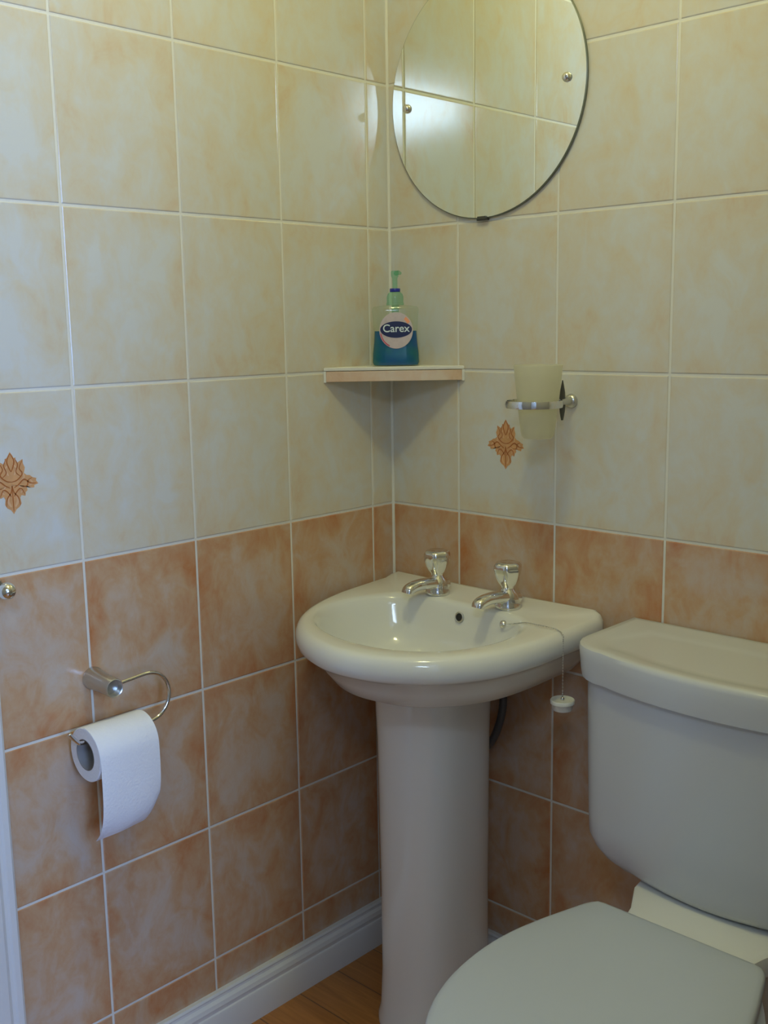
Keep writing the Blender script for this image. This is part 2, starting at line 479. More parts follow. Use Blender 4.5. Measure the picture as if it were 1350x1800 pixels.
# the rest of the room and the short hall behind the doorway the picture is taken from
RX1, HX = 1.20, 3.00
DW0, DW1 = -0.95, -1.86            # doorway in the right wall
bm = bmesh.new()
add_box(bm, (-0.10, DOOR_Y1 - 0.07, 0), (0.0, RY1, CEIL)); add_box(bm, (-0.10, DOOR_Y1 - 0.07, DOOR_H + 0.07), (0.0, -0.8605, CEIL))
struct(link('wall_left_rear', bm, M_PLASTER, smooth=False))
bm = bmesh.new(); add_box(bm, (RX1, DW0, 0), (RX1 + 0.1, 0.0, CEIL)); add_box(bm, (RX1, RY1, 0), (RX1 + 0.1, DW1, CEIL))
add_box(bm, (RX1, DW1, 2.02), (RX1 + 0.1, DW0, CEIL))
struct(link('wall_right', bm, M_PLASTER, smooth=False))
WX0, WX1, WZ0, WZ1 = 1.44, 1.92, 1.94, 2.22
def wall_with_hole(name, f, a0, a1, h0, h1, z0, z1):
    bm = bmesh.new()
    for (p, q, u, v) in ((a0, h0, 0, CEIL), (h1, a1, 0, CEIL), (h0, h1, 0, z0), (h0, h1, z1, CEIL)):
        A_, B_ = f(p, u), f(q, v); add_box(bm, A_[0], B_[1])
    return struct(link(name, bm, M_PLASTER, smooth=False))
wall_with_hole('wall_rear', lambda s, z: ((s, RY1 - 0.1, z), (s, RY1, z)), -0.10, HX + 0.1, WX0, WX1, WZ0, WZ1)
HY0, HY1, HZ0, HZ1 = -1.95, -1.30, 0.92, 1.98
wall_with_hole('wall_hall_end', lambda s, z: ((HX, s, z), (HX + 0.1, s, z)), RY1, -0.85, HY0, HY1, HZ0, HZ1)
bm = bmesh.new(); add_box(bm, (RX1 + 0.1, -0.85, 0), (HX + 0.1, -0.75, CEIL))
struct(link('wall_hall_side', bm, M_PLASTER, smooth=False))
bm = bmesh.new(); add_box(bm, (-0.10, RY1 - 0.1, -0.05), (HX + 0.1, 0.1, 0.0))
struct(link('floor', bm, M_WOOD, smooth=False))
bm = bmesh.new(); add_box(bm, (-0.10, RY1 - 0.1, CEIL), (HX + 0.1, 0.1, CEIL + 0.05))
struct(link('ceiling', bm, M_CEIL, smooth=False))
def frame(name, f, a0, a1, z0, z1, t=0.03):
    bm = bmesh.new()
    for (p, q, u, v) in ((a0, a1, z0, z0 + t), (a0, a1, z1 - t, z1), (a0, a0 + t, z0 + t, z1 - t), (a1 - t, a1, z0 + t, z1 - t)):
        A_, B_ = f(p, u), f(q, v); add_box(bm, A_[0], B_[1])
    return struct(link(name, bm, M_GLOSSW, smooth=False))
frame('window_1', lambda s, z: ((s, RY1 - 0.09, z), (s, RY1 - 0.05, z)), WX0, WX1, WZ0, WZ1)
frame('window_2', lambda s, z: ((HX + 0.05, s, z), (HX + 0.09, s, z)), HY0, HY1, HZ0, HZ1)

# skirting board (ogee profile) on the left and back walls
def skirting(name, frm, to, inward):
    prof = [(0, 0), (0.018, 0), (0.018, 0.050), (0.0165, 0.0535), (0.0145, 0.055), (0.0145, 0.058), (0.0155, 0.063),
            (0.0135, 0.070), (0.009, 0.0745), (0.0085, 0.078), (0.0095, 0.081), (0.0075, 0.0845), (0, 0.085)]
    bm = bmesh.new(); f, t, n = Vector(frm), Vector(to), Vector(inward)
    loft(bm, [[p + n * a + Vector((0, 0, h)) for a, h in prof] for p in (f, t)])
    return struct(link(name, bm, M_GLOSSW, smooth=True, angle=25))
skirting('baseboard_left', (0.0001, -0.0005, 0), (0.0001, -0.798, 0), (1, 0, 0))
skirting('baseboard_back', (0.0185, -0.0001, 0), (RX1, -0.0001, 0), (0, -1, 0))

# door with casing in the left wall
bm = bmesh.new()
cas = [(0, 0), (0.014, 0.002), (0.017, 0.006), (0.017, 0.014), (0.0145, 0.017), (0.0145, 0.021), (0.019, 0.027), (0.021, 0.045), (0.021, 0.07), (0, 0.07)]
def casing(y, d, z0, z1):
    loft(bm, [[(x, y + d * s, z) for x, s in cas] for z in (z0, z1)])
casing(-0.800, -1, 0, DOOR_H + 0.07)
casing(DOOR_Y1 - 0.07, 1, 0, DOOR_H + 0.07)
loft(bm, [[(x, y, DOOR_H + 0.07 - s) for x, s in cas] for y in (-0.87, DOOR_Y1)])
d = struct(link('door_1', bm, M_GLOSSW, angle=25))
bm = bmesh.new(); add_box(bm, (-0.045, DOOR_Y1, 0.006), (-0.005, DOOR_Y0, DOOR_H))
link('door_leaf', bm, M_GLOSSW, d, smooth=False, bevel=0.002)

# ------------------------------------------------------------------ round mirror
MC = Vector((0.2162, 0, 0.694 + Z0 + 0.004)); MR = 0.1995
mir = thing('round_mirror', 'frameless round mirror screwed to the back wall above the basin', 'mirror', (MC.x, 0, MC.z))
def zc(p): return Vector((p[0], p[1], p[2]))
bm = bmesh.new()
add_lathe(bm, [(MR - 0.0014, 0.0060), (0.0, 0.0060)], (MC.x, 0, MC.z), (0, -1, 0), 128, cap0=False, cap1=True, mi=0)
add_lathe(bm, [(MR - 0.0022, 0.0012), (MR, 0.0016), (MR, 0.0050), (MR - 0.0014, 0.0060)], (MC.x, 0, MC.z), (0, -1, 0), 128, cap0=True, cap1=False, mi=1)
link('mirror_glass', bm, [M_MIRROR, M_EDGE], mir, smooth=True, angle=20)
for sx in (0.052, 0.3802):
    bm = bmesh.new()
    add_lathe(bm, [(0.0072, 0.0003), (0.0075, 0.0080), (0.0062, 0.0112), (0.0038, 0.0130), (0.0, 0.0137)], (sx, 0, 0.694 + Z0), (0, -1, 0), 28)
    link('screw_cap', bm, M_CHROME, mir, angle=60)
bm = bmesh.new()
add_box(bm, (MC.x - 0.011, -0.0080, MC.z - MR - 0.003), (MC.x + 0.011, -0.0006, MC.z - MR + 0.0010))
add_box(bm, (MC.x - 0.009, -0.0086, MC.z - MR - 0.002), (MC.x + 0.009, -0.0064, MC.z - MR + 0.0035))
link('mirror_clip', bm, M_CLIP, mir, smooth=False, bevel=0.0008)
bm = bmesh.new()
add_box(bm, (MC.x - 0.011, -0.0105, MC.z + MR - 0.0010), (MC.x + 0.011, -0.0006, MC.z + MR + 0.004))
add_box(bm, (MC.x - 0.009, -0.0112, MC.z + MR - 0.0050), (MC.x + 0.009, -0.0086, MC.z + MR + 0.003))
link('mirror_clip', bm, M_CLIP, mir, smooth=False, bevel=0.0008)

# ------------------------------------------------------------------ corner shelf
sh = thing('corner_shelf', 'small triangular tiled shelf fixed in the wall corner', 'shelf', (0, 0, 0.234 + Z0))
SZ0, SZ1 = 0.232 + Z0, 0.2565 + Z0
A, B = Vector((0.001, -0.172, 0)), Vector((0.1735, -0.001, 0))
nrm = Vector((1, -1, 0)).normalized()
def prism(bm, pts, z0, z1, mi=0):
    loft(bm, [[(p[0], p[1], z) for p in pts] for z in (z0, z1)], mi=mi)
bm = bmesh.new()
C0 = Vector((0.001, -0.001, 0))
prism(bm, [C0, A, B], SZ1 - 0.0060, SZ1)
link('shelf_top', bm, M_GROUT, sh, smooth=False, bevel=0.0012)
bm = bmesh.new(); prism(bm, [C0, A - nrm * 0.012 + Vector((0, 0.002, 0)), B - nrm * 0.012 - Vector((0.002, 0, 0))], SZ0 + 0.001, SZ1 - 0.0062)
link('shelf_core', bm, M_GROUT, sh, smooth=False)
bm = bmesh.new()
uvt = bm.loops.layers.uv.new('tile'); uvr = bm.loops.layers.uv.new('seed')
a1, b1 = A + Vector((0.003, 0.003, 0)), B - Vector((0.003, 0.003, 0))
prism(bm, [a1, b1, b1 - nrm * 0.009, a1 - nrm * 0.009], SZ0, SZ1 - 0.0068)
for f in bm.faces:
    for lp in f.loops: lp[uvt].uv = (0.5, 0.42); lp[uvr].uv = (0.31, 0.77)
M_STRIP = tile_mat('shelf_edge_tile', (0.72, 0.60, 0.46), (0.70, 0.50, 0.33), (0.62, 0.36, 0.19), 0.45, 0.8, 0.0)
link('front_tile_strip', bm, M_STRIP, sh, smooth=False, bevel=0.0008)
bm = bmesh.new()
bm.free()
for p, q in ((A, a1), (b1, B)):
    bm = bmesh.new(); prism(bm, [p, q, q - nrm * 0.009, p - nrm * 0.006 ], SZ0 - 0.001, SZ1 - 0.0062)
    link('grout_end', bm, M_GROUT, sh, smooth=False)

# ------------------------------------------------------------------ soap bottle
BC = Vector((0.0655, -0.0580, SZ1 + 0.0004))
bot = thing('soap_bottle', 'clear pump bottle half full of blue hand soap on the corner shelf', 'bottle', BC)
tv = Vector((1.3591 - BC.x, -1.4518 - BC.y, 0)).normalized()      # the bottle faces the middle of the room
bang = math.atan2(tv.y, tv.x) + PI / 2
Rb = Matrix.Rotation(bang, 3, 'Z')
def bl(p): return BC + Rb @ Vector(p)      # local: x right, -y front, z up
prof_b = [(0.0360, 0.0150, 0.0000), (0.0400, 0.0175, 0.0015), (0.0420, 0.0190, 0.006), (0.0415, 0.0188, 0.020), (0.0390, 0.0180, 0.042),
          (0.0380, 0.0176, 0.060), (0.0392, 0.0172, 0.082), (0.0404, 0.0165, 0.094), (0.0400, 0.0158, 0.0985), (0.0375, 0.0145, 0.1015), (0.028, 0.0130, 0.1030), (0.0150, 0.0125, 0.1040)]
def bring(w, d_, z, k=1.0, n=56): return [bl((x, y, z)) for x, y in superell(0, 0, w * k, d_ * k, 3.4, n)]
bm = bmesh.new(); loft(bm, [bring(*p) for p in prof_b], True, True)
link('bottle_body', bm, M_CLEAR, bot, angle=60)
bm = bmesh.new()
pl = [(w - 0.0014, d_ - 0.0014, max(z, 0.0012)) for w, d_, z in prof_b if z <= 0.061]
loft(bm, [bring(*p) for p in pl], True, True)
link('liquid_soap', bm, M_SOAP, bot, angle=60)
bm = bmesh.new()
add_lathe(bm, [(0.0150, 0.1041), (0.0152, 0.1080), (0.0142, 0.1085), (0.0145, 0.1180), (0.0128, 0.1230), (0.0092, 0.1265)], BC, n=32)
pump = link('pump', bm, M_GREEN, bot, angle=50)
bm = bmesh.new(); add_lathe(bm, [(0.0088, 0.1266), (0.0091, 0.1272), (0.0091, 0.1315), (0.0085, 0.1325)], BC, n=32)
link('locking_ring', bm, M_BLUERING, pump, angle=50)
bm = bmesh.new()
add_lathe(bm, [(0.0042, 0.1326), (0.0044, 0.150), (0.0062, 0.153), (0.0066, 0.160), (0.0056, 0.1625)], BC, n=24)
add_tube(bm, [bl((0.002, -0.004, 0.1580)), bl((0.006, -0.014, 0.1588)), bl((0.009, -0.024, 0.1570))], [0.0042, 0.0036, 0.0028], 12)
link('nozzle', bm, M_GREEN, pump, angle=50)
bm = bmesh.new(); add_lathe(bm, [(0.0062, 0.1038), (0.0062, 0.092), (0.0030, 0.088), (0.0028, 0.062)], BC, n=20)
link('dip_tube', bm, M_GREEN, pump, angle=50)
LBL = thing_z = 0.062     # centre height of the label
def lab_disc(name, cx, cz, rx, rz, dep, mat, parent, a0=0, a1=360, inner=0.0, n=56):
    bm = bmesh.new(); P = []
    for k in range(n + 1):
        t = math.radians(a0 + (a1 - a0) * k / n); P.append((cx + rx * math.cos(t), cz + rz * math.sin(t)))
    def fy(x): return -(0.0182 + dep) + 0.9 * x * x
    if a1 - a0 >= 360:
        rings = [[bl((cx + (x - cx) * q, fy(cx + (x - cx) * q) , cz + (z - cz) * q)) for x, z in P[:-1]] for q in (1.0, 0.66, 0.33, 0.02)]
        loft(bm, rings, False, True)
        rings = [[bl((x, fy(x) + o_, z)) for x, z in P[:-1]] for o_ in (0.0, 0.0002)]
        loft(bm, rings, False, False)
    else:
        V1 = [bm.verts.new(bl((x, fy(x), z))) for x, z in P]
        V2 = [bm.verts.new(bl((cx + (x - cx) * inner, fy(cx + (x - cx) * inner), cz + (z - cz) * inner))) for x, z in P]
        for i in range(n): bm.faces.new((V1[i], V1[i + 1], V2[i + 1], V2[i]))
    return link(name, bm, mat, parent, angle=80)
lab = lab_disc('label', 0.001, LBL - 0.001, 0.0290, 0.0310, 0.0006, M_PINK, bot)
lab_disc('label_band', 0.001, LBL - 0.001, 0.0280, 0.0300, 0.0008, M_RED, lab, 190, 245, 0.93)
lab_disc('label_band', 0.001, LBL - 0.001, 0.0275, 0.0295, 0.0008, M_RED, lab, 110, 160, 0.80).data.materials[0] = M_PINK
lab_disc('label_glint', 0.001, LBL - 0.001, 0.0275, 0.0295, 0.0008, M_ORNL, lab, 28, 52, 0.80)  # orange glint on the label's right side, put in as a coloured arc
lab_disc('name_oval', 0.001, LBL + 0.0005, 0.0275, 0.0140, 0.0010, M_NAVY, lab)
def text_on(name, txt, size, cx, cz, dep, mat, parent, bold=0.0):
    cu = bpy.data.curves.new(name, 'FONT'); cu.body = txt; cu.size = size
    cu.align_x = 'CENTER'; cu.align_y = 'CENTER'; cu.extrude = 0.00008; cu.offset = bold
    to = bpy.data.objects.new(name, cu); COL.objects.link(to)
    dg = bpy.context.evaluated_depsgraph_get(); dg.update()
    me = bpy.data.meshes.new_from_object(to.evaluated_get(dg))
    bpy.data.objects.remove(to); bpy.data.curves.remove(cu)
    for v in me.vertices:
        x = cx + v.co.x; v.co = bl((x, -(0.0182 + dep) + 0.9 * x * x - v.co.z, cz + v.co.y))
    me.materials.clear(); me.materials.append(mat)
    o = bpy.data.objects.new(name, me); COL.objects.link(o); o.parent = parent
    return o
text_on('name_lettering', 'Carex', 0.0185, 0.001, LBL + 0.002, 0.0014, M_TEXT, lab, 0.0002)

# ------------------------------------------------------------------ tumbler and holder
TR = Vector((0.378, -0.082, 0.2035 + Z0))
hol = thing('tumbler_holder', 'chrome ring bracket on the back wall holding a tumbler', 'bracket', (0.392, 0, TR.z))
bm = bmesh.new(); add_lathe(bm, [(0.0, 0.0002), (0.0105, 0.0002), (0.0115, 0.002), (0.0105, 0.006), (0.007, 0.009), (0.0, 0.0095)], (0.393, 0, TR.z), (0, -1, 0), 36)
link('wall_plate', bm, M_SATIN, hol, angle=50)
bm = bmesh.new(); add_tube(bm, [(0.393, -0.006, TR.z), (0.392, -0.022, TR.z), (0.390, -0.0405, TR.z)], [0.006, 0.0050, 0.0050], 16)
link('arm', bm, M_SATIN, hol, angle=50)
bm = bmesh.new(); fr = []
for h in (-0.029, -0.024, -0.015, 0.0, 0.015, 0.026, 0.034):
    k = max(0.12, math.cos(h / 0.036 * PI / 2))
    fr.append([(0.392 + 0.0020 * k * math.cos(a), -0.0255 + 0.009 * k * math.sin(a), TR.z + h) for a in [2 * PI * q / 20 for q in range(20)]])
loft(bm, fr)
link('dark_sliver', bm, M_CLIP, hol, angle=50)  # thin dark upright sliver at the tumbler's right edge
bm = bmesh.new()
R_ = 0.0440
prof = [(R_ - 0.0022, -0.0052), (R_, -0.0056), (R_ + 0.0012, 0), (R_, 0.0056), (R_ - 0.0022, 0.0052), (R_ - 0.0026, 0)]
rings = []
for i in range(72):
    t = 2 * PI * i / 72
    rings.append([(TR.x + r * math.cos(t), TR.y + r * math.sin(t), TR.z + h) for r, h in prof])
R = [[bm.verts.new(p) for p in r] for r in rings]
for i in range(72):
    a_, b_ = R[i], R[(i + 1) % 72]
    for k in range(6): bm.faces.new((a_[k], a_[(k + 1) % 6], b_[(k + 1) % 6], b_[k]))
link('ring', bm, M_CHROME, hol, angle=30)
bm = bmesh.new()
zt, zb = 0.0600, -0.0530
TC = Vector((TR.x + 0.006, TR.y + 0.002, TR.z))
rt_, rb_ = 0.0378, 0.0245
def tr_at(z): return rb_ + (rt_ - rb_) * ((z - zb) / (zt - zb)) ** 0.85
pr = [(0.0, zb), (rb_ - 0.003, zb), (rb_, zb + 0.003)] + [(tr_at(z), z) for z in (-0.04, -0.02, 0.0, 0.02, 0.04, zt - 0.001)]
pr += [(rt_ - 0.0006, zt), (rt_ - 0.0016, zt - 0.001)] + [(tr_at(z) - 0.0016, z) for z in (0.04, 0.02, 0.0, -0.02, -0.04)] + [(rb_ - 0.003, zb + 0.004), (0, zb + 0.0035)]
add_lathe(bm, pr, TC, n=56)
tum = link('tumbler', bm, M_FROST, angle=40)
tag(tum, 'cream frosted plastic tumbler standing in the chrome wall ring', 'cup')

# ------------------------------------------------------------------ wash basin on pedestal
bz = lambda z: z + Z0
bas = thing('wash_basin', 'white ceramic pedestal wash basin with two chrome taps in the corner', 'basin', (0.235, -0.17, 0))
NB = 144
outer = catmull([(p[0], p[1], 0) for p in [
    (0.0035, -0.0015), (0.0035, -0.045), (0.008, -0.09), (0.018, -0.17), (0.041, -0.248), (0.075, -0.312), (0.128, -0.366),
    (0.196, -0.404), (0.270, -0.419), (0.350, -0.402), (0.418, -0.352), (0.460, -0.280), (0.474, -0.195), (0.474, -0.10),
    (0.472, -0.035), (0.469, -0.016), (0.457, -0.003), (0.435, -0.0015), (0.235, -0.0015), (0.02, -0.0015)]], 10, True)
inner = catmull([(p[0], p[1], 0) for p in [
    (0.120, -0.104), (0.084, -0.140), (0.066, -0.200), (0.078, -0.265), (0.120, -0.320), (0.180, -0.353), (0.250, -0.366),
    (0.325, -0.354), (0.382, -0.316), (0.414, -0.255), (0.418, -0.190), (0.398, -0.136), (0.355, -0.104), (0.300, -0.092), (0.235, -0.088), (0.170, -0.091)]], 10, True)
bc = (0.243, -0.215)
O = radial(outer, bc, NB); I = radial(inner, bc, NB)
O = [(min(max(x, 0.003), 9), min(y, -0.0010)) for x, y in O]
def lerp2(a, b, t): return [(p[0] + (q[0] - p[0]) * t, p[1] + (q[1] - p[1]) * t) for p, q in zip(a, b)]
def inset(P, d):     # move towards the centre by d metres (less at the back and left walls)
    out = []
    for x, y in P:
        vx, vy = bc[0] - x, bc[1] - y; L = math.hypot(vx, vy); out.append((x + vx / L * d, y + vy / L * d))
    return out
def scl(P, c, s, sy=None): return [(c[0] + (x - c[0]) * s, c[1] + (y - c[1]) * (sy or s)) for x, y in P]
def back_lip(y):     # raised back edge
    t = min(max((y + 0.032) / 0.022, 0), 1); return 0.008 * t * t * (3 - 2 * t)
def lev(P, z, lip=1.0): return [(x, y, bz(z) + lip * back_lip(y)) for x, y in P]
ped_ell = lambda a, b, cx=0.235, cy=-0.162, e=2.25: radial(superell(cx, cy, a, b, e, 200), (cx, cy), NB)
def keep_back(P, t):  # rings below the rim stay flush with the back wall
    return P
ring = []
Pb = scl(I, (0.250, -0.235), 0.0)
low = lambda s, cy=-0.17: scl(O, (0.236, cy), s)
# outside, from the pedestal upwards
ring.append(lev(ped_ell(0.078, 0.080), -0.262, 0))
ring.append(lev(ped_ell(0.095, 0.098), -0.254, 0))
ring.append(lev(lerp2(ped_ell(0.12, 0.12), low(0.74), 0.5), -0.243, 0))
ring.append(lev(low(0.80, -0.10), -0.226, 0))
ring.append(lev(low(0.875, -0.06), -0.204, 0))
ring.append(lev(low(0.925, -0.03), -0.184, 0))
ring.append(lev(inset(O, 0.0145), -0.1755, 0))
ring.append(lev(inset(O, 0.0085), -0.1750, 0))
ring.append(lev(inset(O, 0.0028), -0.1700, 0))
ring.append(lev(inset(O, 0.0), -0.1600, 0.4))
ring.append(lev(inset(O, 0.0010), -0.1490, 0.8))
ring.append(lev(inset(O, 0.0050), -0.1410))
ring.append(lev(inset(O, 0.0105), -0.1365))
ring.append(lev(inset(O, 0.0165), -0.1350))
ring.append(lev(lerp2(inset(O, 0.0165), I, 0.5), -0.1362))
ring.append(lev(lerp2(inset(O, 0.0165), I, 0.85), -0.1370))
ring.append(lev(I, -0.1385))
ring.append(lev(scl(I, (0.245, -0.222), 0.975), -0.1435))
ring.append(lev(scl(I, (0.246, -0.222), 0.945), -0.1550))
ring.append(lev(scl(I, (0.247, -0.224), 0.90), -0.1800))
ring.append(lev(scl(I, (0.248, -0.226), 0.83), -0.2050))
ring.append(lev(scl(I, (0.248, -0.228), 0.70), -0.2270))
ring.append(lev(scl(I, (0.248, -0.228), 0.50), -0.2420))
ring.append(lev(scl(I, (0.248, -0.228), 0.28), -0.2490))
ring.append(lev(scl(I, (0.248, -0.228), 0.12), -0.2515))
bm = bmesh.new(); loft(bm, ring, True, True)
link('bowl', bm, M_CER, bas, angle=180)
# pedestal
bm = bmesh.new()
pr = []
for z, a, b in ((0.0, 0.088, 0.100), (0.012, 0.088, 0.100), (0.030, 0.083, 0.096), (0.10, 0.080, 0.093), (0.25, 0.080, 0.092), (0.40, 0.082, 0.092), (0.52, 0.083, 0.093),
                (0.58, 0.0855, 0.095), (0.602, 0.087, 0.096), (0.612, 0.086, 0.094)):
    pr.append([(x, y, z) for x, y in superell(0.2345, -0.160, a, b, 2.5, 96)])
loft(bm, pr)
link('pedestal', bm, M_CER, bas, angle=60)
# overflow, chain stay, waste
def wall_y(z):  # inner back face of the bowl near its middle
    return -0.088 - (-0.1385 - z) * 0.28
bm = bmesh.new()
oc = Vector((0.240, -0.0975, bz(-0.1590)))
add_lathe(bm, [(0.0088, -0.001), (0.0094, 0.0016), (0.0080, 0.0024), (0.0066, 0.0018)], oc, (0.0, -1, 0.25), 28, cap1=False)
ov = link('overflow_ring', bm, M_SATIN, bas, angle=50)
bm = bmesh.new(); add_lathe(bm, [(0.0067, -0.0008), (0.0067, 0.0013)], oc, (0.0, -1, 0.25), 28)
link('overflow_hole', bm, M_DARK, ov, angle=50)
bm = bmesh.new()
add_lathe(bm, [(0.022, 0.0), (0.022, 0.003), (0.016, 0.0035), (0.014, 0.001)], (0.248, -0.228, bz(-0.2525)), n=32)
link('waste_fitting', bm, M_CHROME, bas, angle=50)

# taps: body with spout, acrylic-style chrome head
def tap(x, y, z, label):
    base = Vector((x, y, z))
    dirv = Vector((-0.16, -1.0, 0)).normalized()     # spout direction
    def L(p): # local: x across, y along spout, z up
        s = Vector((dirv.y, -dirv.x, 0)); return base + s * p[0] + dirv * p[1] + Vector((0, 0, p[2]))
    bm = bmesh.new()
    add_lathe(bm, [(0.0215, 0.0), (0.0222, 0.003), (0.0205, 0.007), (0.0195, 0.010), (0.0198, 0.016), (0.0180, 0.024), (0.0125, 0.030), (0.0105, 0.034)], base, n=36)
    body = link('tap', bm, M_CHROME, bas, angle=50); body['label'] = label
    bm = bmesh.new(); rr = []
    path = catmull([(0, -0.014, 0.0165), (0, 0.000, 0.0185), (0, 0.018, 0.0205), (0, 0.036, 0.0215), (0, 0.052, 0.0205), (0, 0.064, 0.0165), (0, 0.067, 0.0105)], 5)
    for i, p in enumerate(path):
        t = i / (len(path) - 1)
        w = 0.0190 + (0.0118 - 0.0190) * min(t * 1.7, 1); h = 0.0110 + (0.0088 - 0.0110) * min(t * 1.5, 1)
        q = path[min(i + 1, len(path) - 1)] - path[max(i - 1, 0)]; q.normalize(); nn = Vector((0, -q.z, q.y))
        ring_ = [L((w * math.copysign(abs(math.cos(a)) ** 0.8, math.cos(a)), p.y + nn.y * h * math.sin(a), p.z + nn.z * h * math.sin(a))) for a in [2 * PI * k / 24 for k in range(24)]]
        rr.append(ring_)
    loft(bm, rr)
    link('spout', bm, M_CHROME, body, angle=60)
    bm = bmesh.new()
    n = 60; hr = []
    for r, h in ((0.0105, 0.033), (0.0112, 0.0365), (0.0150, 0.0415), (0.0188, 0.0490), (0.0218, 0.0580), (0.0232, 0.0660), (0.0228, 0.0715), (0.0200, 0.0755), (0.0140, 0.0775), (0.0125, 0.0770), (0.0004, 0.0772)):
        fl = 0.045 if 0.013 < r else 0.0
        hr.append([base + Vector((math.cos(2 * PI * k / n), math.sin(2 * PI * k / n), 0)) * r * (1 + fl * math.cos(6 * 2 * PI * k / n)) + Vector((0, 0, h)) for k in range(n)])
    loft(bm, hr)
    link('tap_handle', bm, M_CHROME, body, angle=60)
tap(0.1625, -0.0640, bz(-0.1362), 'left chrome tap nearest the corner')
tap(0.3140, -0.0620, bz(-0.1362), 'right chrome tap')

# ------------------------------------------------------------------ plug on a bead chain
plg = thing('basin_plug', 'white plug hanging on a bead chain over the right rim of the basin', 'plug', (0.492, -0.140, bz(-0.255)))
bm = bmesh.new()
add_lathe(bm, [(0.0, 0.0), (0.0065, 0.0), (0.0070, 0.003), (0.0060, 0.007), (0.0035, 0.0085), (0.0, 0.009)], (0.3400, -0.1035, bz(-0.1520)), (-0.35, -1, 0.15), 20)
link('chain_stay', bm, M_CHROME, plg, angle=50)
path = catmull([(0.3375, -0.1125, bz(-0.1515)), (0.350, -0.116, bz(-0.1475)), (0.372, -0.119, bz(-0.1410)), (0.394, -0.122, bz(-0.1350)), (0.420, -0.124, bz(-0.1335)), (0.455, -0.129, bz(-0.1325)),
                (0.471, -0.133, bz(-0.1375)), (0.4735, -0.136, bz(-0.150)), (0.4745, -0.137, bz(-0.170)), (0.4745, -0.137, bz(-0.20)), (0.4745, -0.137, bz(-0.2340))], 14)
bm = bmesh.new(); add_tube(bm, path, 0.0005, 6)
acc = 0.0; last = None
for i in range(1, len(path)):
    acc += (path[i] - path[i - 1]).length
    if last is None or acc - last >= 0.0030:
        last = acc; m4 = Matrix.Translation(path[i]); bmesh.ops.create_icosphere(bm, subdivisions=1, radius=0.00125, matrix=m4)
link('chain', bm, M_SATIN, plg, angle=180)
bm = bmesh.new()
PC = Vector((0.4745, -0.137, bz(-0.2540)))
K = 0.86
add_lathe(bm, [(r * K, h) for r, h in [(0.0, 0.0), (0.0165, 0.0), (0.0178, 0.002), (0.0190, 0.009), (0.0215, 0.0105), (0.0218, 0.0150), (0.0205, 0.0165), (0.0170, 0.0155), (0.0, 0.0150)]], PC, n=40)
link('plug', bm, M_PLUG, plg, angle=50)
bm = bmesh.new(); add_lathe(bm, [(0.003, 0.0148), (0.003, 0.0180), (0.0015, 0.0200), (0, 0.0201)], PC, n=14)
link('plug_eye', bm, M_CHROME, plg, angle=50)

# ------------------------------------------------------------------ supply hose behind the pedestal
bm = bmesh.new()
hp = catmull([(0.270, -0.040, bz(-0.222)), (0.2825, -0.036, bz(-0.275)), (0.283, -0.034, bz(-0.325)), (0.268, -0.033, bz(-0.375)), (0.243, -0.033, bz(-0.412)), (0.205, -0.034, bz(-0.440)), (0.205, -0.018, bz(-0.452)), (0.205, -0.001, bz(-0.452))], 8)
add_tube(bm, hp, 0.0068, 14)
tag(link('water_hose', bm, M_HOSE, angle=60), 'dark grey flexible hose curving behind the basin pedestal', 'hose')

# ------------------------------------------------------------------ toilet
toi = thing('toilet', 'white close-coupled toilet with its seat lid closed beside the basin', 'toilet', (0.742, -0.25, 0))
TX = 0.742
# cistern body: D-shaped plan, bowed front, rounded lower corners
def dplan(w, y0, yf, rc, bow, n=NB):
    """half width w, back y0, front yf at the corners, bow extra in the middle"""
    pts = [(TX - w, y0), (TX - w, yf + rc)]
    for k in range(1, 7):
        a = k / 6 * PI / 2; pts.append((TX - w + rc * (1 - math.cos(a)), yf + rc - rc * math.sin(a)))
    m = 12
    x0, x1 = TX - w + rc, TX + w - rc
    for k in range(1, m):
        t = k / m; pts.append((x0 + (x1 - x0) * t, yf - bow * math.sin(PI * t) ** 0.8))
    for k in range(0, 7):
        a = PI / 2 - k / 6 * PI / 2; pts.append((TX + w - rc * (1 - math.cos(a)), yf + rc - rc * math.sin(a)))
    pts.append((TX + w, y0))
    return pts
def resample(P, n):
    P = [Vector((p[0], p[1], 0)) for p in P]; P.append(P[0]); L = [0]
    for a, b in zip(P, P[1:]): L.append(L[-1] + (b - a).length)
    return P, L
def dring(w, y0, yf, rc, bow, z): return [(x, y, bz(z)) for x, y in dplan(w, y0, yf, rc, bow)]
bm = bmesh.new()
rr = []
for z, w, yf, rc, bow, y0 in (
        (-0.4600, 0.075, -0.150, 0.05, 0.012, -0.030), (-0.4600, 0.125, -0.165, 0.055, 0.018, -0.020), (-0.4590, 0.150, -0.172, 0.055, 0.020, -0.014), (-0.4550, 0.172, -0.176, 0.055, 0.021, -0.010),
        (-0.4470, 0.190, -0.179, 0.055, 0.022, -0.007), (-0.4350, 0.2035, -0.181, 0.055, 0.023, -0.005), (-0.4180, 0.212, -0.183, 0.055, 0.023, -0.004),
        (-0.390, 0.2125, -0.1845, 0.055, 0.024, -0.004), (-0.30, 0.2150, -0.186, 0.056, 0.024, -0.004), (-0.20, 0.2175, -0.186, 0.057, 0.025, -0.004), (-0.1795, 0.2178, -0.186, 0.057, 0.025, -0.004)):
    rr.append(dring(w, y0, yf, rc, bow, z))
loft(bm, rr)
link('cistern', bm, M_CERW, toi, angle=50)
bm = bmesh.new(); rr = []
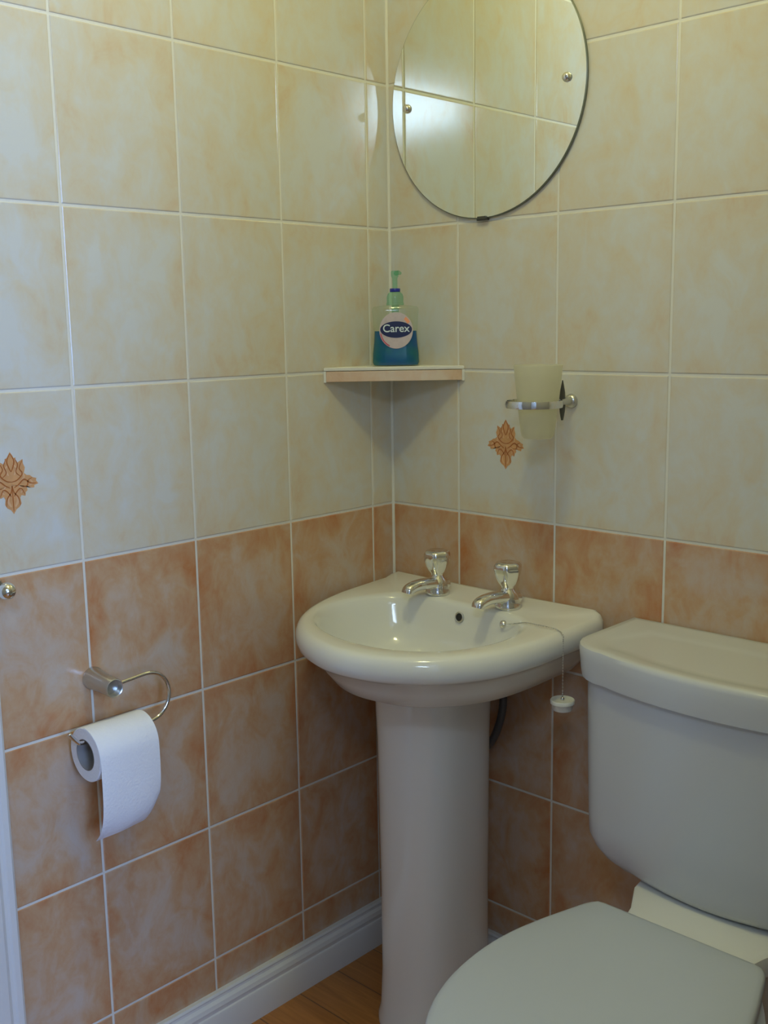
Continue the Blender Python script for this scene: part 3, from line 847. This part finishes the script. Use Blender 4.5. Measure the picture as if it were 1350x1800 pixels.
for z, w, yf, rc, bow, y0 in (
        (-0.1790, 0.2210, -0.193, 0.062, 0.026, -0.0025), (-0.1775, 0.2250, -0.196, 0.064, 0.026, -0.0015), (-0.168, 0.2262, -0.197, 0.064, 0.026, -0.0012), (-0.150, 0.2280, -0.197, 0.064, 0.026, -0.0012),
        (-0.137, 0.2295, -0.197, 0.064, 0.026, -0.0012), (-0.1310, 0.2285, -0.195, 0.062, 0.026, -0.0030), (-0.1290, 0.2240, -0.1905, 0.060, 0.026, -0.006), (-0.1300, 0.2160, -0.183, 0.056, 0.026, -0.012)):
    rr.append(dring(w, y0, yf, rc, bow, z))
# shallow tray in the lid: blend the ring to a rounded recess
T0 = dplan(0.205, -0.045, -0.172, 0.055, 0.026)
T1 = dplan(0.196, -0.054, -0.164, 0.050, 0.026)
T2 = dplan(0.180, -0.066, -0.150, 0.040, 0.022)
def blend_corner(P, y0, w, r):   # round the two back corners of the recess
    out = []
    for x, y in P:
        out.append((x, y))
    out[0] = (out[0][0] + r * 0.55, out[0][1]); out[-1] = (out[-1][0] - r * 0.55, out[-1][1])
    return out
rr.append([(x, y, bz(-0.1303)) for x, y in blend_corner(T0, -0.045, 0.205, 0.05)])
rr.append([(x, y, bz(-0.1335)) for x, y in blend_corner(T1, -0.054, 0.196, 0.05)])
rr.append([(x, y, bz(-0.1342)) for x, y in blend_corner(T2, -0.066, 0.18, 0.05)])
loft(bm, rr)
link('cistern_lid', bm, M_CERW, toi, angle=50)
# seat lid outline (top view)
LX = 0.7535
lidp = []
half = [(0.114, -0.2865), (0.124, -0.300), (0.134, -0.330), (0.150, -0.385), (0.1605, -0.440), (0.162, -0.500), (0.152, -0.565), (0.128, -0.625), (0.090, -0.672), (0.045, -0.698)]
right = [(LX + x, y) for x, y in half]; left_ = [(LX - x, y) for x, y in half[::-1]]
lidc = catmull([(x, y, 0) for x, y in right + [(LX, -0.706)] + left_], 8)
lidp = [(p.x, p.y) for p in lidc]
lc = (LX, -0.47)
LP = radial(lidp, lc, NB)
def sc_l(P, s): return [(lc[0] + (x - lc[0]) * s, lc[1] + (y - lc[1]) * s) for x, y in P]
def dome(P, z, s):
    return [(x, y, bz(z)) for x, y in sc_l(P, s)]
bm = bmesh.new()
loft(bm, [dome(LP, -0.4560, 0.955), dome(LP, -0.4570, 0.985), dome(LP, -0.4535, 0.998), dome(LP, -0.4480, 1.0), dome(LP, -0.4435, 0.994), dome(LP, -0.4410, 0.980), dome(LP, -0.4395, 0.95),
          dome(LP, -0.4375, 0.80), dome(LP, -0.4360, 0.5), dome(LP, -0.4355, 0.15)])
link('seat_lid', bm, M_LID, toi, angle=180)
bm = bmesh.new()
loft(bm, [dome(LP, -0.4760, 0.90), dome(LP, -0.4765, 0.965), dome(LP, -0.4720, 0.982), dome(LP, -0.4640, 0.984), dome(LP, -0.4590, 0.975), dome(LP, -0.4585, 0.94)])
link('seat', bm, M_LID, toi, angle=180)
# hinge block along the back of the lid
for sx in (-0.074, 0.074):
    bm = bmesh.new()
    add_tube(bm, [(LX + sx - 0.020, -0.2800, bz(-0.4590)), (LX + sx, -0.2800, bz(-0.4590)), (LX + sx + 0.020, -0.2800, bz(-0.4590))], 0.0055, 18)
    link('hinge', bm, M_LID, toi, angle=50)
# pan: shelf, bowl and foot
def panring(wf, yb, yf, wb, z, e=2.3):
    """egg ring: back half width wb at yb, widest wf, nose at yf"""
    pts = []; cy = yb - 0.5 * (yb - yf) * 1.05
    for x, y in ((-wb, yb), (-wb * 1.02, yb - 0.06), (-(wb * 0.85 + wf * 0.15), yb - (yb - cy) * 0.62), (-wf, cy), (-wf * 0.93, cy + (yf - cy) * 0.5), (-wf * 0.62, cy + (yf - cy) * 0.86), (-wf * 0.25, yf + 0.004)):
        pts.append((LX + x, y))
    sym = pts + [(LX, yf)] + [(2 * LX - x, y) for x, y in pts[::-1]]
    c = catmull([(x, y, 0) for x, y in sym], 8)
    return [(p.x, p.y, bz(z)) for p in radial3([(q.x, q.y) for q in c], (LX, (yb + yf) / 2))]
def radial3(P, c): return [Vector((x, y, 0)) for x, y in radial(P, c, NB)]
bm = bmesh.new(); rr = []
for z, wf, yb, yf, wb in ((-0.863, 0.105, -0.17, -0.50, 0.085), (-0.845, 0.103, -0.172, -0.495, 0.083), (-0.82, 0.092, -0.175, -0.47, 0.080), (-0.72, 0.085, -0.17, -0.45, 0.080), (-0.64, 0.105, -0.14, -0.50, 0.088),
                          (-0.57, 0.135, -0.10, -0.58, 0.084), (-0.51, 0.152, -0.06, -0.65, 0.084), (-0.485, 0.154, -0.045, -0.672, 0.084), (-0.478, 0.153, -0.041, -0.668, 0.084)):
    rr.append(panring(wf, yb, yf, wb, z))
loft(bm, rr)
link('pan', bm, M_CER, toi, angle=60)
bm = bmesh.new(); rr = []
shelf_pts = lambda k: [(TX - 0.118 + k, -0.040), (TX - 0.118 + k, -0.12), (TX - 0.108 + k, -0.190), (TX - 0.084 + k, -0.240), (TX - 0.076 + k, -0.275 + k), (TX + 0.098 - k, -0.275 + k), (TX + 0.106 - k, -0.240), (TX + 0.120 - k, -0.190), (TX + 0.124 - k, -0.12), (TX + 0.124 - k, -0.040)]
for z, k in ((-0.490, 0.0), (-0.4720, 0.0), (-0.4650, 0.002), (-0.4625, 0.007)):
    rr.append([(x, y, bz(z)) for x, y in shelf_pts(k)])
loft(bm, rr)
link('pan_shelf', bm, M_CER, toi, angle=30)

# ------------------------------------------------------------------ toilet roll holder
HZ = bz(-0.176)
th = thing('toilet_roll_holder', 'chrome wire toilet roll holder fixed to the left wall', 'toilet roll holder', (0, -0.6525, HZ))
bm = bmesh.new()
add_lathe(bm, [(0.0, 0.0004), (0.0165, 0.0004), (0.0170, 0.003), (0.0158, 0.010), (0.0142, 0.030), (0.0140, 0.0590), (0.0134, 0.0600), (0.0122, 0.0592), (0.0112, 0.0500), (0.0, 0.0490)], (0, -0.6525, HZ), (1, 0, -0.05), 40)
link('wall_mount', bm, M_SATIN, th, angle=50)
wx = 0.052; wz = HZ + 0.0
yr = -0.6525
RZ = bz(-0.2665)               # roll axis height
ZL = bz(-0.2475)               # height of the wire inside the core
pts = [(wx, yr + 0.012, wz), (wx, yr + 0.035, wz + 0.0015), (wx, yr + 0.058, wz + 0.003)]
cyc = yr + 0.060; rw = (wz + 0.003 - ZL) / 2; cz_ = (wz + 0.003 + ZL) / 2
for k in range(1, 8):
    a = PI / 2 - PI * k / 8; pts.append((wx, cyc + rw * 0.98 * math.cos(a), cz_ + rw * math.sin(a)))
pts += [(wx, yr + 0.056, ZL), (wx, yr + 0.02, ZL), (wx, yr - 0.02, ZL), (wx, yr - 0.052, ZL), (wx, yr - 0.060, ZL + 0.003), (wx, yr - 0.069, ZL + 0.0135), (wx, yr - 0.073, ZL + 0.019)]
bm = bmesh.new(); add_tube(bm, catmull(pts, 6), 0.0029, 14)
link('wire_arm', bm, M_CHROME, th, angle=180)

tr = thing('toilet_roll', 'white toilet roll with its end hanging on the wire holder', 'toilet roll', (wx, yr + 0.001, RZ))
ro, ri, y0, y1 = 0.0395, 0.0222, -0.7020, -0.6050
bm = bmesh.new()
add_lathe(bm, [(ri + 0.0008, 0.0), (ro - 0.0012, 0.0), (ro, 0.0012), (ro, y1 - y0 - 0.0012), (ro - 0.0012, y1 - y0), (ri + 0.0008, y1 - y0), (ri + 0.0008, 0.0)], (wx, y0, RZ), (0, 1, 0), 72, False, False)
link('paper_roll', bm, M_PAPER, tr, angle=40)
bm = bmesh.new()
add_lathe(bm, [(ri, -0.0003), (ri + 0.0007, -0.0003), (ri + 0.0007, y1 - y0 + 0.0003), (ri, y1 - y0 + 0.0003), (ri, -0.0003)], (wx, y0, RZ), (0, 1, 0), 48, False, False)
link('cardboard_core', bm, M_CARD, tr, angle=40)
bm = bmesh.new()
# loose sheet: leaves the roll at the room side and hangs, slightly curled at the end
prof = []
for k in range(0, 9):
    a = math.radians(92 - 92 * k / 8); prof.append((wx + (ro + 0.0006) * math.cos(a), RZ + (ro + 0.0006) * math.sin(a)))
xs = wx + ro + 0.0006
for dz, dx in ((0.020, 0.0006), (0.045, 0.0008), (0.070, 0.0003), (0.090, -0.002), (0.103, -0.006), (0.113, -0.012), (0.119, -0.018)):
    prof.append((xs + dx, RZ - dz))
nY = 16; G = []
for i, (x, z) in enumerate(prof):
    row = []
    t = max(0, (i - 9) / (len(prof) - 10))
    for j in range(nY + 1):
        v = j / nY; yy = y0 + (y1 - y0) * v
        cut = 0.0
        yoff = 0.0
        if i >= 9:
            rcorner = max(0, (v - 0.80) / 0.20)
            cut = t * (0.030 * rcorner ** 2 - 0.004 * (1 - v)) 
            yoff = -0.006 * t * t * (1 - v) - 0.004 * t * max(0, v - 0.7)
        row.append((x + 0.0012 * math.sin(v * 9 + i * 0.7) * t, yy + yoff, z + cut))
    G.append(row)
V1 = [[bm.verts.new(p) for p in r] for r in G]
V2 = [[bm.verts.new((p[0] - 0.0005, p[1], p[2])) for p in r] for r in G]
for i in range(len(G) - 1):
    for j in range(nY):
        bm.faces.new((V1[i][j], V1[i][j + 1], V1[i + 1][j + 1], V1[i + 1][j]))
        bm.faces.new((V2[i][j], V2[i + 1][j], V2[i + 1][j + 1], V2[i][j + 1]))
link('hanging_sheet', bm, M_PAPER, tr, angle=180, subsurf=1)

# ------------------------------------------------------------------ wall hook at the left edge
hk = thing('wall_hook', 'chrome ball-ended hook at the left edge under the pale tiles', 'hook', (0, -0.785, bz(-0.02)))
bm = bmesh.new(); add_lathe(bm, [(0.0, 0.0004), (0.014, 0.0004), (0.0145, 0.003), (0.0125, 0.006), (0.0, 0.007)], (0, -0.7935, bz(-0.014)), (1, 0, 0), 32)
link('hook_plate', bm, M_CHROME, hk, angle=50)
bm = bmesh.new(); add_tube(bm, [(0.005, -0.7935, bz(-0.014)), (0.018, -0.7935, bz(-0.0135)), (0.032, -0.7935, bz(-0.0125))], [0.006, 0.0052, 0.0052], 16)
link('hook_stem', bm, M_CHROME, hk, angle=50)
bm = bmesh.new(); bmesh.ops.create_uvsphere(bm, u_segments=32, v_segments=20, radius=0.0118, matrix=Matrix.Translation((0.040, -0.7935, bz(-0.0120))))
link('hook_ball', bm, M_CHROME, hk, angle=180)
